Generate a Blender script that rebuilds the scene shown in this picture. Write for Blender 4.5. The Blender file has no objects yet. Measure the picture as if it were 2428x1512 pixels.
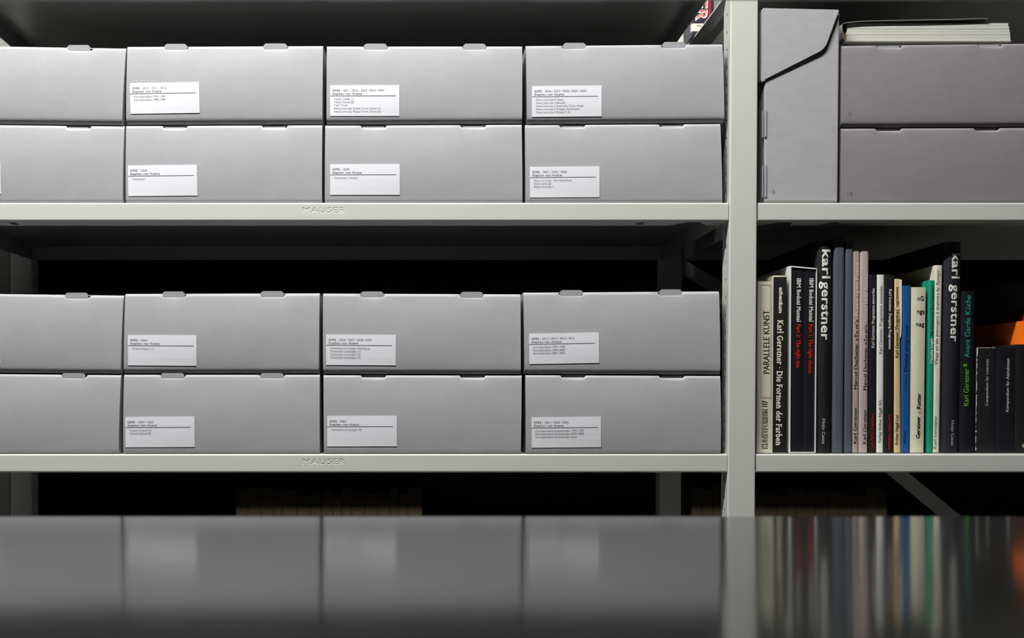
import bpy, bmesh, math, random
import numpy as np
from mathutils import Vector
random.seed(7)

# ------------------------------------------------------------------ camera, world, exposure
scene = bpy.context.scene
C = scene.collection
K = 0.000591            # metres per photo pixel on the plane of the shelf fronts
D = 1.5                 # camera to shelf fronts
CX, CY = 1010.0, 940.0  # foot of the optical axis in the photo (the frame is a shifted crop)
ZC = 1.30               # camera height
W, H = 2428.0, 1512.0

cam_d = bpy.data.cameras.new('camera')
cam = bpy.data.objects.new('camera', cam_d)
C.objects.link(cam)
cam.location = (0, 0, ZC)
cam.rotation_euler = (math.radians(90), 0, 0)
cam_d.sensor_fit = 'HORIZONTAL'
cam_d.sensor_width = 22.3
cam_d.lens = (D / K) / W * 22.3
cam_d.shift_x = (W / 2 - CX) / W
cam_d.shift_y = (CY - H / 2) / W
cam_d.clip_start = 0.02
cam_d.dof.use_dof = True
cam_d.dof.focus_distance = 1.53
cam_d.dof.aperture_fstop = 4.9
scene.camera = cam

world = bpy.data.worlds.new('world')
scene.world = world
world.use_nodes = True
world.node_tree.nodes['Background'].inputs[0].default_value = (0.5, 0.52, 0.5, 1)
world.node_tree.nodes['Background'].inputs[1].default_value = 0.0

scene.view_settings.view_transform = 'Standard'
scene.view_settings.look = 'None'
scene.view_settings.exposure = 0.0
scene.view_settings.gamma = 1.0
scene.view_settings.use_curve_mapping = False
scene.cycles.use_denoising = True
scene.cycles.diffuse_bounces = 1

LAMP_POS = (-0.50, 0.665, 3.20)
LAMP_LEN = 1.5
LAMP_STRENGTH = 700.0

# ------------------------------------------------------------------ helpers
def P(px, py, y=D):
    s = K * y / D
    return Vector(((px - CX) * s, y, ZC + (CY - py) * s))

def node_mat(name, col, rough=0.5, spec=0.5, bump=None, var=None, emit=None):
    """procedural material: colour, optional noise relief (scale, strength) and colour grain (scale, amount)"""
    m = bpy.data.materials.new(name)
    m.use_nodes = True
    nt = m.node_tree
    b = nt.nodes['Principled BSDF']
    b.inputs['Base Color'].default_value = (*col, 1)
    b.inputs['Roughness'].default_value = rough
    b.inputs['Specular IOR Level'].default_value = spec
    tc = nt.nodes.new('ShaderNodeTexCoord')
    if var:
        n = nt.nodes.new('ShaderNodeTexNoise')
        n.inputs['Scale'].default_value = var[0]
        n.inputs['Detail'].default_value = 3
        mp = nt.nodes.new('ShaderNodeMapping')
        if len(var) > 2:
            mp.inputs['Scale'].default_value = var[2]
        nt.links.new(tc.outputs['Object'], mp.inputs[0])
        nt.links.new(mp.outputs[0], n.inputs['Vector'])
        r = nt.nodes.new('ShaderNodeMapRange')
        r.inputs[1].default_value = 0.3
        r.inputs[2].default_value = 0.7
        r.inputs[3].default_value = 1 - var[1]
        r.inputs[4].default_value = 1 + var[1]
        nt.links.new(n.outputs['Fac'], r.inputs[0])
        mx = nt.nodes.new('ShaderNodeVectorMath')
        mx.operation = 'SCALE'
        mx.inputs[0].default_value = col
        nt.links.new(r.outputs[0], mx.inputs['Scale'])
        nt.links.new(mx.outputs[0], b.inputs['Base Color'])
    if bump:
        n2 = nt.nodes.new('ShaderNodeTexNoise')
        n2.inputs['Scale'].default_value = bump[0]
        n2.inputs['Detail'].default_value = 2
        mp = nt.nodes.new('ShaderNodeMapping')
        if len(bump) > 2:
            mp.inputs['Scale'].default_value = bump[2]
        nt.links.new(tc.outputs['Object'], mp.inputs[0])
        nt.links.new(mp.outputs[0], n2.inputs['Vector'])
        bp = nt.nodes.new('ShaderNodeBump')
        bp.inputs['Strength'].default_value = bump[1]
        bp.inputs['Distance'].default_value = 0.001
        nt.links.new(n2.outputs['Fac'], bp.inputs['Height'])
        nt.links.new(bp.outputs[0], b.inputs['Normal'])
    if emit:
        b.inputs['Emission Color'].default_value = (*emit[0], 1)
        b.inputs['Emission Strength'].default_value = emit[1]
    return m

def srgb(r, g, b):
    f = lambda c: (c / 255 / 12.92) if c / 255 < 0.04045 else ((c / 255 + 0.055) / 1.055) ** 2.4
    return (f(r), f(g), f(b))

M = {}
M['paint'] = node_mat('pale_grey_enamel', (0.625, 0.635, 0.59), 0.30, 0.5, bump=(900, 0.015))
M['gloss'] = node_mat('glossy_grey_enamel', (0.50, 0.505, 0.49), 0.10, 0.5, bump=(5, 0.04))
M['board'] = node_mat('grey_archive_board', (0.405, 0.405, 0.42), 0.55, 0.35, bump=(700, 0.22, (1, 1, 0.45)), var=(25, 0.035))
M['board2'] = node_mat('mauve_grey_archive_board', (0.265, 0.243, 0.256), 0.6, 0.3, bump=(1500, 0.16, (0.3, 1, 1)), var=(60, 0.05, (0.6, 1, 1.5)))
M['board3'] = node_mat('upright_archive_board', (0.42, 0.41, 0.425), 0.6, 0.3, bump=(1500, 0.16, (0.3, 1, 1)), var=(60, 0.04, (0.6, 1, 1.5)))
M['tab'] = node_mat('grey_tab_board', (0.36, 0.35, 0.37), 0.6, 0.3, bump=(500, 0.3))
M['label'] = node_mat('label_paper', (0.84, 0.83, 0.875), 0.6, 0.3)
M['ink'] = node_mat('label_ink', (0.10, 0.10, 0.11), 0.7, 0.2)
M['ink_light'] = node_mat('label_ink_light', (0.17, 0.17, 0.18), 0.7, 0.2)
M['rule'] = node_mat('label_rule_ink', (0.22, 0.22, 0.24), 0.7, 0.2)
M['pencil'] = node_mat('pencil', (0.19, 0.175, 0.182), 0.7, 0.2)
M['page'] = node_mat('page_paper', (0.62, 0.62, 0.54), 0.8, 0.1, bump=(1500, 0.2, (0.05, 0.05, 1)))
M['floor'] = node_mat('grey_linoleum', (0.06, 0.06, 0.058), 0.5, 0.4, var=(6, 0.08))
M['wall'] = node_mat('painted_wall', (0.05, 0.05, 0.05), 0.8, 0.2, bump=(60, 0.1))
M['ceil'] = node_mat('ceiling_paint', (0.06, 0.06, 0.06), 0.8, 0.2, bump=(60, 0.1))
M['tube'] = node_mat('fluorescent_tube', (0.9, 0.9, 0.9), 0.3, 0.5, emit=((1.0, 1.0, 0.985), LAMP_STRENGTH))
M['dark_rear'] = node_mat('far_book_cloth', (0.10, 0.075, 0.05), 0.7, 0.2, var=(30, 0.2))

def setp(o, label=None, cat=None, group=None, kind=None):
    if label: o['label'] = label
    if cat: o['category'] = cat
    if group: o['group'] = group
    if kind: o['kind'] = kind
    return o

def empty(name, loc, label=None, cat=None, group=None):
    o = bpy.data.objects.new(name, None)
    o.empty_display_size = 0.05
    o.location = loc
    C.objects.link(o)
    return setp(o, label, cat, group)

def world_loc(o):
    v = Vector((0, 0, 0))
    while o:
        v += o.location
        o = o.parent
    return v

def mobj(name, verts, faces, mat, parent=None, smooth=False, solid=None, bevel=None, origin=None):
    """verts in world coordinates; stored relative to the parent (or to origin)"""
    base = world_loc(parent) if parent else Vector(origin or (0, 0, 0))
    me = bpy.data.meshes.new(name)
    me.from_pydata([tuple(Vector(v) - base) for v in verts], [], faces)
    me.materials.append(mat)
    me.validate()
    if smooth:
        me.polygons.foreach_set('use_smooth', [True] * len(me.polygons))
    me.update()
    o = bpy.data.objects.new(name, me)
    C.objects.link(o)
    if parent: o.parent = parent
    else: o.location = base
    if solid:
        md = o.modifiers.new('thickness', 'SOLIDIFY')
        md.thickness = solid
        md.offset = 0
    if bevel:
        md = o.modifiers.new('edge', 'BEVEL')
        md.width = bevel
        md.segments = 2
        md.limit_method = 'ANGLE'
    return o

def box_vf(x0, x1, y0, y1, z0, z1, v=None, f=None):
    v = [] if v is None else v
    f = [] if f is None else f
    n = len(v)
    v += [(x0, y0, z0), (x1, y0, z0), (x1, y1, z0), (x0, y1, z0), (x0, y0, z1), (x1, y0, z1), (x1, y1, z1), (x0, y1, z1)]
    f += [tuple(n + i for i in q) for q in ((0, 3, 2, 1), (4, 5, 6, 7), (0, 1, 5, 4), (1, 2, 6, 5), (2, 3, 7, 6), (3, 0, 4, 7))]
    return v, f

# ------------------------------------------------------------------ lettering from the built-in font
_g = {}
def _raw(body, off):
    cu = bpy.data.curves.new('glyph', 'FONT')
    cu.body = body
    cu.size = 1.0
    cu.resolution_u = 3
    cu.offset = off
    ob = bpy.data.objects.new('glyph', cu)
    C.objects.link(ob)
    dg = bpy.context.evaluated_depsgraph_get()
    me = bpy.data.meshes.new_from_object(ob.evaluated_get(dg))
    vs = [(v.co.x, v.co.y) for v in me.vertices]
    fs = [tuple(p.vertices) for p in me.polygons]
    bpy.data.objects.remove(ob)
    bpy.data.curves.remove(cu)
    bpy.data.meshes.remove(me)
    return vs, fs

# where a serif letter carries its feet: b = baseline, x = x-height, c = cap / ascender; 0 left stem, 1 right stem, .5 middle
SERIF = {'i': 'b.5 x.5', 'l': 'b.5 c.5', 'I': 'b.5 c.5', 'n': 'b0 b1 x0', 'm': 'b0 b.5 b1 x0', 'h': 'b0 b1 c0', 'r': 'b0 x0', 'k': 'b0 b1 c0 x1',
         'K': 'b0 b1 c0 c1', 'M': 'b0 b1 c0 c1', 'B': 'b0 c0', 'D': 'b0 c0', 'F': 'b0 c0', 'P': 'b0 c0', 'R': 'b0 b1 c0', 'H': 'b0 b1 c0 c1',
         'L': 'b0 c0', 'N': 'b0 c0 c1', 'T': 'b.5', 'V': 'c0 c1', 'A': 'b0 b1', 'u': 'b1 x0 x1', 'd': 'b1 c1', 'b': 'c0', 'v': 'x0 x1', 'p': 'x0 d0',
         'f': 'b.35', 'j': 'x1', 'U': 'c0 c1', 'a': 'b1', '1': 'b.5', 'ü': 'b1 x0 x1', 'ä': 'b1', 'q': 'd1', 'y': 'x0 x1'}
XH, CAP = 0.53, 0.70
def glyph(c, style):
    key = (c, style)
    if key in _g: return _g[key]
    off = {'sans': 0.0, 'light': -0.004, 'bold': 0.022, 'mid': 0.010, 'serif': -0.004, 'serifb': 0.006, 'fat': 0.036}[style]
    if c == ' ':
        vs, fs = [], []
    else:
        vs, fs = _raw(c, off)
    if 'I' not in _g: _g['I'] = max(v[0] for v in _raw('I', 0)[0])
    adv = max(v[0] for v in _raw(c + 'I', 0)[0]) - _g['I']
    if style in ('serif', 'serifb') and vs:
        w = 0.022 if style == 'serif' else 0.05
        base = list(vs); bf = list(fs)
        vs, fs, lays = [], [], []
        for dx in ((-w / 2, w / 2) if style == 'serif' else (-w / 2, 0, w / 2)):
            n = len(vs)
            vs += [(x + dx, y, len(lays)) for x, y in base]; lays.append(dx)
            fs += [tuple(n + i for i in q) for q in bf]
        x0 = min(v[0] for v in vs); x1 = max(v[0] for v in vs)
        st = 0.10 if style == 'serif' else 0.15
        for s in SERIF.get(c, '').split():
            t = float(s[1:])
            cx = x0 + st / 2 + (x1 - x0 - st) * t
            yb = {'b': 0.0, 'x': XH - 0.035, 'c': CAP - 0.035, 'd': -0.2}[s[0]]
            if s[0] == 'c' and c.islower(): yb = 0.73 - 0.02
            n = len(vs)
            hw = st * 0.95
            vs += [(cx - hw, yb, 4), (cx + hw, yb, 4), (cx + hw, yb + 0.035, 4), (cx - hw, yb + 0.035, 4)]
            fs.append((n, n + 1, n + 2, n + 3))
        adv += w * 1.1
    if style in ('bold', 'fat'): adv += 0.03
    _g[key] = (vs, fs, adv)
    return _g[key]

CAPN = [None]
def layout(s, style, track=0.0):
    if CAPN[0] is None:
        hv = _raw('H', 0)[0]
        CAPN[0] = max(v[1] for v in hv)
    vs, fs, x = [], [], 0.0
    for c in s:
        st = style
        gv, gf, adv = glyph(c, st)
        n = len(vs)
        vs += [(x + g_[0], g_[1], g_[2] if len(g_) > 2 else 0) for g_ in gv]
        fs += [tuple(n + i for i in q) for q in gf]
        x += adv + track
    return vs, fs, x - track

def text_px(name, s, p0, p1, cap, style, mat, parent, y, surf=None, dy=0.0004, track=0.0, fine=False):
    """lettering whose baseline runs from photo pixel p0 to p1 on a thing's front at depth y"""
    vs, fs, adv = layout(s, style, track)
    x0 = min(v[0] for v in vs); x1 = max(v[0] for v in vs)
    d = Vector((p1[0] - p0[0], p1[1] - p0[1]))
    L = d.length
    d /= L
    up = Vector((d.y, -d.x))        # photo y points down
    sx = L / (x1 - x0); sy = cap / CAPN[0]
    if fine:
        bm = bmesh.new()
        bv = [bm.verts.new(g_) for g_ in vs]
        for q in fs:
            try: bm.faces.new([bv[i] for i in q])
            except ValueError: pass
        bmesh.ops.triangulate(bm, faces=bm.faces[:])
        for _ in range(3):
            es = [e for e in bm.edges if e.calc_length() > 0.16]
            if not es: break
            bmesh.ops.subdivide_edges(bm, edges=es, cuts=1)
            bmesh.ops.triangulate(bm, faces=[q for q in bm.faces if len(q.verts) > 3])
        bm.verts.index_update()
        vs = [(w.co.x, w.co.y, w.co.z) for w in bm.verts]
        fs = [tuple(w.index for w in q.verts) for q in bm.faces]
        bm.free()
    out = []
    for a, b, lay in vs:
        q = Vector(p0) + d * ((a - x0) * sx) + up * (b * sy)
        w = P(q.x, q.y, y)
        w.y = (surf(w.x, w.z) if surf else y) - dy - 0.00006 * lay
        out.append(w)
    return mobj(name, out, [f[::-1] for f in fs] if False else fs, mat, parent)

# ------------------------------------------------------------------ room
RX0, RX1, RY0, RY1, RZ = -2.6, 3.0, -1.6, 3.3, 3.42
for nm, b, m in (('floor', (RX0, RX1, RY0, RY1, -0.05, 0), 'floor'), ('ceiling', (RX0, RX1, RY0, RY1, RZ, RZ + 0.05), 'ceil'),
                 ('wall_left', (RX0 - 0.05, RX0, RY0, RY1, 0, RZ), 'wall'), ('wall_right', (RX1, RX1 + 0.05, RY0, RY1, 0, RZ), 'wall'),
                 ('wall_back', (RX0, RX1, RY1, RY1 + 0.05, 0, RZ), 'wall'), ('wall_front', (RX0, RX1, RY0 - 0.05, RY0, 0, RZ), 'wall')):
    v, f = box_vf(*b)
    setp(mobj(nm, v, f, M[m]), kind='structure')

# ceiling lamp over the aisle, the light of the whole picture
lx, ly, lz = LAMP_POS
lamp = empty('ceiling_lamp', (lx, ly, RZ), 'long fluorescent ceiling lamp hanging over the aisle', 'lamp')
v, f = box_vf(lx - LAMP_LEN / 2 - 0.04, lx + LAMP_LEN / 2 + 0.04, ly - 0.03, ly + 0.03, lz + 0.05, lz + 0.10)
mobj('housing', v, f, M['paint'], lamp, bevel=0.004)
v, f = [], []
for i in range(9):                       # trough reflector over the tube, added to keep light off the ceiling
    a = math.pi * i / 8
    for xx in (lx - LAMP_LEN / 2 - 0.04, lx + LAMP_LEN / 2 + 0.04):
        v.append((xx, ly + 0.052 * math.cos(a), lz + 0.004 + 0.045 * math.sin(a)))
for i in range(8): f.append((2 * i, 2 * i + 1, 2 * i + 3, 2 * i + 2))
mobj('reflector', v, f, M['paint'], lamp, solid=0.001)
for sx in (-0.45, 0.45):
    v, f = box_vf(lx + sx - 0.006, lx + sx + 0.006, ly - 0.006, ly + 0.006, lz + 0.10, RZ)
    mobj('hanger', v, f, M['paint'], lamp)
for sx in (-1, 1):
    v, f = box_vf(lx + sx * (LAMP_LEN / 2 + 0.012) - 0.012, lx + sx * (LAMP_LEN / 2 + 0.012) + 0.012, ly - 0.015, ly + 0.015, lz - 0.018, lz + 0.05)
    mobj('socket', v, f, M['paint'], lamp)
v, f = [], []
n = 10
for i in range(n):
    a = 2 * math.pi * i / n
    for xx in (lx - LAMP_LEN / 2, lx + LAMP_LEN / 2):
        v.append((xx, ly + 0.013 * math.cos(a), lz + 0.013 * math.sin(a)))
for i in range(n):
    j = (i + 1) % n
    f.append((2 * i, 2 * j, 2 * j + 1, 2 * i + 1))
mobj('tube', v, f, M['tube'], lamp, smooth=True)

# ------------------------------------------------------------------ shelving
def extrude_profile(prof, x0, x1):
    v, f = [], []
    for (y, z) in prof:
        v.append((x0, y, z)); v.append((x1, y, z))
    for i in range(len(prof) - 1):
        f.append((2 * i, 2 * i + 1, 2 * i + 3, 2 * i + 2))
    return v, f

def stamped_panel(parent, x0, x1, z1, z0, y, mat):
    """front of the shelf edge with the maker's name pressed into it"""
    vs, fs, adv = layout('MAUSER', 'sans', 0.05)
    a = np.array(vs)[:, :2].copy()
    tx0, tx1 = a[:, 0].min(), a[:, 0].max()
    w, h = x1 - x0, z1 - z0
    mx0, mx1 = P(718, 0).x, P(818.5, 0).x
    mz1 = z1 - (7.6 - 2.2 / (K * 1000) * 0.0) * K + 0.0004
    mz0 = mz1 - 13.2 * K
    a[:, 0] = mx0 + (a[:, 0] - tx0) / (tx1 - tx0) * (mx1 - mx0)
    a[:, 1] = mz0 + (a[:, 1] - a[:, 1].min()) / (a[:, 1].max() - a[:, 1].min()) * (mz1 - mz0)
    nx, nz = 300, 84
    gx, gz = np.meshgrid(np.linspace(x0, x1, nx), np.linspace(z0, z1, nz))
    mask = np.zeros(gx.shape, bool)
    for q in fs:
        for t in range(1, len(q) - 1):
            p, r_, u = a[q[0]], a[q[t]], a[q[t + 1]]
            c1 = (r_[0] - p[0]) * (gz - p[1]) - (r_[1] - p[1]) * (gx - p[0])
            c2 = (u[0] - r_[0]) * (gz - r_[1]) - (u[1] - r_[1]) * (gx - r_[0])
            c3 = (p[0] - u[0]) * (gz - u[1]) - (p[1] - u[1]) * (gx - u[0])
            mask |= ((c1 >= 0) & (c2 >= 0) & (c3 >= 0)) | ((c1 <= 0) & (c2 <= 0) & (c3 <= 0))
    m = mask.astype(float)
    for _ in range(3):
        k = m.copy()
        k[1:-1, 1:-1] = (m[1:-1, 1:-1] * 2 + m[:-2, 1:-1] + m[2:, 1:-1] + m[1:-1, :-2] + m[1:-1, 2:]) / 6
        m = k
    yy_ = y + 0.00042 * m
    v = np.stack([gx, yy_, gz], -1).reshape(-1, 3).tolist()
    f = [(j * nx + i, j * nx + i + 1, (j + 1) * nx + i + 1, (j + 1) * nx + i) for j in range(nz - 1) for i in range(nx - 1)]
    mobj('stamped_lettering', v, f, mat, parent, smooth=True)

def shelf(parent, x0, x1, z, y0, depth, mat, holes=(), cuts=(), facing=1, logo=None, name='shelf'):
    """sheet-steel shelf: top, four folded flanges, front lip with punched holes. facing=1: front at y0, -1: front at y0+depth"""
    r, hgt = 0.0022, 0.025
    yy = (lambda t: y0 + t) if facing == 1 else (lambda t: y0 + depth - t)
    prof = [(yy(depth), z - hgt), (yy(depth), z - 0.001), (yy(depth - 0.001), z)]
    for i in range(6):
        a = math.pi / 2 * i / 5
        prof.append((yy(r - r * math.sin(a)), z - r + r * math.cos(a)))
    for i in range(5):
        a = math.pi / 2 * i / 4
        prof.append((yy(r - r * math.cos(a)), z - hgt + r - r * math.sin(a)))
    v, f = extrude_profile(prof, x0, x1)
    if logo:                     # leave a window in the front flange for the stamped lettering
        k = 8
        lx0, lx1 = P(706, 0).x, P(832, 0).x
        f.remove((2 * k, 2 * k + 1, 2 * k + 3, 2 * k + 2))
        (ya, za), (yb_, zb_) = prof[k], prof[k + 1]
        for a, b in ((x0, lx0), (lx1, x1)):
            n = len(v)
            v += [(a, ya, za), (b, ya, za), (b, yb_, zb_), (a, yb_, zb_)]
            f.append((n, n + 1, n + 2, n + 3))
    for xx in (x0, x1):          # end flanges
        n = len(v)
        v += [(xx, yy(0.003), z - hgt), (xx, yy(depth), z - hgt), (xx, yy(depth), z - 0.0005), (xx, yy(0.003), z - 0.0005)]
        f.append((n, n + 1, n + 2, n + 3))
    s = mobj(name, v, f, mat, parent, solid=0.0009)
    if logo: stamped_panel(s, lx0, lx1, za, zb_, y0 - 0.00045, mat)
    # lip under the front, folded back
    rows = [r, 0.010, 0.031, 0.0405]
    xs = sorted(set([x0, x1] + [c for h_ in holes for c in h_] + [c for q in cuts for c in q]))
    v, f = [], []
    for i in range(len(xs) - 1):
        a, b = xs[i], xs[i + 1]
        mid = (a + b) / 2
        in_hole = any(h_[0] < mid < h_[1] for h_ in holes)
        cut = next((q for q in cuts if q[0] < mid < q[-1]), None)
        for j in range(3):
            if in_hole and j == 1: continue
            ya, yb = rows[j], rows[j + 1]
            if cut and j > 0:
                ra = rb_ = rows[3]
                # sloping ends of the cut-out
                if mid < cut[1]:
                    if j == 1:
                        n = len(v)
                        v += [(a, yy(0.010), z - hgt), (b, yy(0.010), z - hgt), (a, yy(0.0405), z - hgt)]
                        f.append((n, n + 1, n + 2))
                elif mid > cut[2]:
                    if j == 1:
                        n = len(v)
                        v += [(a, yy(0.010), z - hgt), (b, yy(0.010), z - hgt), (b, yy(0.0405), z - hgt)]
                        f.append((n, n + 1, n + 2))
                continue
            n = len(v)
            v += [(a, yy(ya), z - hgt), (b, yy(ya), z - hgt), (b, yy(yb), z - hgt), (a, yy(yb), z - hgt)]
            f.append((n, n + 1, n + 2, n + 3))
    mobj('shelf_lip', v, f, mat, s, solid=0.0009)
    return s

Z_UP = ZC + (CY - 481) * K
Z_LO = ZC + (CY - 1077) * K
STEP = Z_UP - Z_LO
UNIT_D = 0.43
unit = empty('metal_shelving', (0, D, 0), 'pale grey enamelled metal shelving carrying grey boxes and upright books', 'shelving')
XL0, XL1 = P(-191, 0).x, P(1727, 0).x
XR0, XR1 = P(1797, 0).x, P(3715, 0).x
PXW = 0.0378

def hole(px): return (P(px - 9.5, 0).x, P(px + 9.5, 0).x)
def cut(a, b, c, d): return tuple(P(q, 0).x for q in (a, b, c, d))
for i, z in enumerate((Z_UP + 3 * STEP, Z_UP + STEP, Z_UP, Z_LO, Z_LO - STEP, Z_LO - 2 * STEP, Z_LO - 3 * STEP)):
    s = shelf(unit, XL0, XL1 - (0.0018 if i > 2 else 0), z, D, UNIT_D, M['paint'], logo=i in (2, 3), holes=(hole(18), hole(1524)), cuts=(cut(-160, -140, -110, -70), cut(1600, 1633, 1665, 1692)))
    shelf(unit, XR0 - (0.0025 if i > 2 else 0), XR1, z, D, UNIT_D, M['paint'], holes=(hole(1986), hole(3500)), cuts=(cut(1818, 1852, 1884, 1898), cut(3600, 3630, 3660, 3690)))
def post(parent, x, y, z1, lean=0.0, mat=None, z0=0.0):
    """slotted C-section upright, front plate width PXW, side plates with slots"""
    v, f = [], []
    w, d, r = PXW, 0.033, 0.0016
    sh = lambda z: lean * (z - 1.5)
    zs = [z0]
    pitch, sl = 0.025, 0.012
    off = 0.0118
    z = z0 + 0.03
    n_ = 0
    rows = []
    while z < z1 - 0.03:
        rows.append((z, z + sl, n_ % 4 == 1))
        z += pitch; n_ += 1
    # front plate with rounded edges
    prof = []
    for i in range(4):
        a = math.pi / 2 * i / 3
        prof.append((r - r * math.sin(a), r - r * math.cos(a)))
    prof = [(q[0], q[1]) for q in prof][::-1]            # (0.., r)->(r,0)
    left = [(0, r)] + [(r - r * math.cos(math.pi / 2 * i / 3), r - r * math.sin(math.pi / 2 * i / 3)) for i in range(1, 4)]
    path = left + [(w - q[0], q[1]) for q in left[::-1]]
    for (px_, py_) in path:
        for zz in (z0, z1):
            v.append((x + px_ + sh(zz), y + py_, zz))
    for i in range(len(path) - 1):
        f.append((2 * i, 2 * i + 2, 2 * i + 3, 2 * i + 1))
    cols = [r, 0.0040, 0.0052, 0.0145, 0.0195, d]
    for xx in (0, w):
        segs = [(z0, rows[0][0], False, False)]
        for i, (a, b, small) in enumerate(rows):
            segs.append((a, b, True, small))
            segs.append((b, rows[i + 1][0] if i + 1 < len(rows) else z1, False, False))
        for (a, b, is_slot, small) in segs:
            for j in range(5):
                if is_slot and (j == 3 or (j == 1 and small)): continue
                n = len(v)
                v += [(x + xx + sh(a), y + cols[j], a), (x + xx + sh(a), y + cols[j + 1], a), (x + xx + sh(b), y + cols[j + 1], b), (x + xx + sh(b), y + cols[j], b)]
                f.append((n, n + 1, n + 2, n + 3))
    # back returns
    for xa, xb in ((0, 0.010), (w - 0.010, w)):
        n = len(v)
        v += [(x + xa + sh(z0), y + d, z0), (x + xb + sh(z0), y + d, z0), (x + xb + sh(z1), y + d, z1), (x + xa + sh(z1), y + d, z1)]
        f.append((n, n + 1, n + 2, n + 3))
    return mobj('post', v, f, mat or M['paint'], parent, solid=0.0012)

ZT = Z_UP + 3 * STEP + 0.03
LEAN = 0.0061
xp = P(1729, 0).x + 0.0000
YR = D + UNIT_D + 0.003
post(unit, xp + LEAN * 0.0, D - 0.001, ZT, LEAN)
post(unit, xp, YR, ZT, LEAN)
post(unit, XL0 - PXW - 0.003, D - 0.001, ZT, 0)
post(unit, XL0 - PXW - 0.003, YR, ZT, 0)
post(unit, XR1 + 0.003, D - 0.001, ZT, 0)
# cross bars between front and rear posts
for (za, zb, dx) in ((1.850, 1.871, 0.002), (1.825, 1.8498, 0.020), (0.90, 0.925, 0.018), (0.45, 0.475, 0.018), (2.2, 2.225, 0.018)):
    v, f = box_vf(xp + dx, xp + dx + 0.003, D + 0.034, YR, za, zb)
    mobj('cross_bar', v, f, M['paint'], unit)
# flat diagonal straps across the back of the bays
def strap(p, q, w=0.026):
    a, b = P(*p), P(*q)
    d = (b - a).normalized()
    nrm = Vector((-d.z, 0, d.x)) * (w / 2)
    t = Vector((0, 0.002, 0))
    v = [a - nrm, b - nrm, b + nrm, a + nrm]
    v += [x_ + t for x_ in v]
    mobj('diagonal_brace', v, [(0, 1, 2, 3), (7, 6, 5, 4), (0, 4, 5, 1), (1, 5, 6, 2), (2, 6, 7, 3), (3, 7, 4, 0)], M['paint'], unit)
yb = YR + 0.036
strap((1612, 628, yb), (1900, 800, yb))
strap((2085, 1085, yb), (2400, 1345, yb))
# the next bay to the left, outside the frame, plus an added sheet behind it that blocks lamp light
XLL0, XLL1 = -2.05, XL0 - PXW - 0.006
for z in (Z_UP + 3 * STEP, Z_UP + 2 * STEP, Z_UP + STEP, Z_UP, Z_LO, Z_LO - STEP, Z_LO - 2 * STEP, Z_LO - 3 * STEP):
    shelf(unit, XLL0, XLL1, z, D, UNIT_D, M['paint'])
v, f = box_vf(XLL0, XLL1, YR + 0.0375, YR + 0.0385, 0.02, ZT)
mobj('back_light_block', v, f, M['paint'], unit)
v, f = box_vf(XL0 - PXW - 0.0055, XL0 - PXW - 0.0045, D, YR + 0.033, 0.02, ZT - 0.01)  # added sheet, keeps lamp light off the rear left post
mobj('end_light_block', v, f, M['paint'], unit)
post(unit, XLL0 - PXW - 0.003, D - 0.001, ZT, 0)
post(unit, XLL0 - PXW - 0.003, YR, ZT, 0)
for xa, xb in ((XL0, XL1), (XR0, XR1)):  # unseen sheets added behind the top, stop lamp light reaching the far shelving
    v, f = box_vf(xa, xb, YR + 0.0375, YR + 0.0385, Z_UP + STEP - 0.03, ZT)
    mobj('back_light_block', v, f, M['paint'], unit)

# the unit on the near side of the aisle: its two shelves frame the view
fg = empty('near_shelving', (0, 0.679, 0), 'out-of-focus glossy grey metal shelf in the foreground, reflecting the boxes', 'shelving')
FZ = ZC - 129 * K
FY1 = (D / K) * (129 * K) / 285.0
FD = 0.45
for z in (FZ - 2 * STEP, FZ - STEP, FZ, FZ + STEP, FZ + 2 * STEP):
    shelf(fg, -0.62, 0.55, z, FY1 - FD, FD, M['gloss'], facing=-1)
for xx in (-0.62 - PXW - 0.002, 0.552):
    for yy_ in (FY1 - FD, FY1 - 0.034):
        post(fg, xx, yy_, FZ + 2 * STEP + 0.03, 0)

# ------------------------------------------------------------------ archive boxes
def surface(quad, yf, bulge, rb, rt):
    TL, TR, BR, BL = quad
    def sy(x, z):
        u = min(1, max(0, (x - (TL.x + BL.x) / 2) / ((TR.x + BR.x) / 2 - (TL.x + BL.x) / 2)))
        zb = BL.z + (BR.z - BL.z) * u
        zt = TL.z + (TR.z - TL.z) * u
        s = min(1, max(0, (z - zb - rb) / (zt - zb - rb - rt)))
        return yf - bulge * 4 * s * (1 - s) * (0.55 + 0.45 * math.sin(math.pi * u))
    return sy

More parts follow.
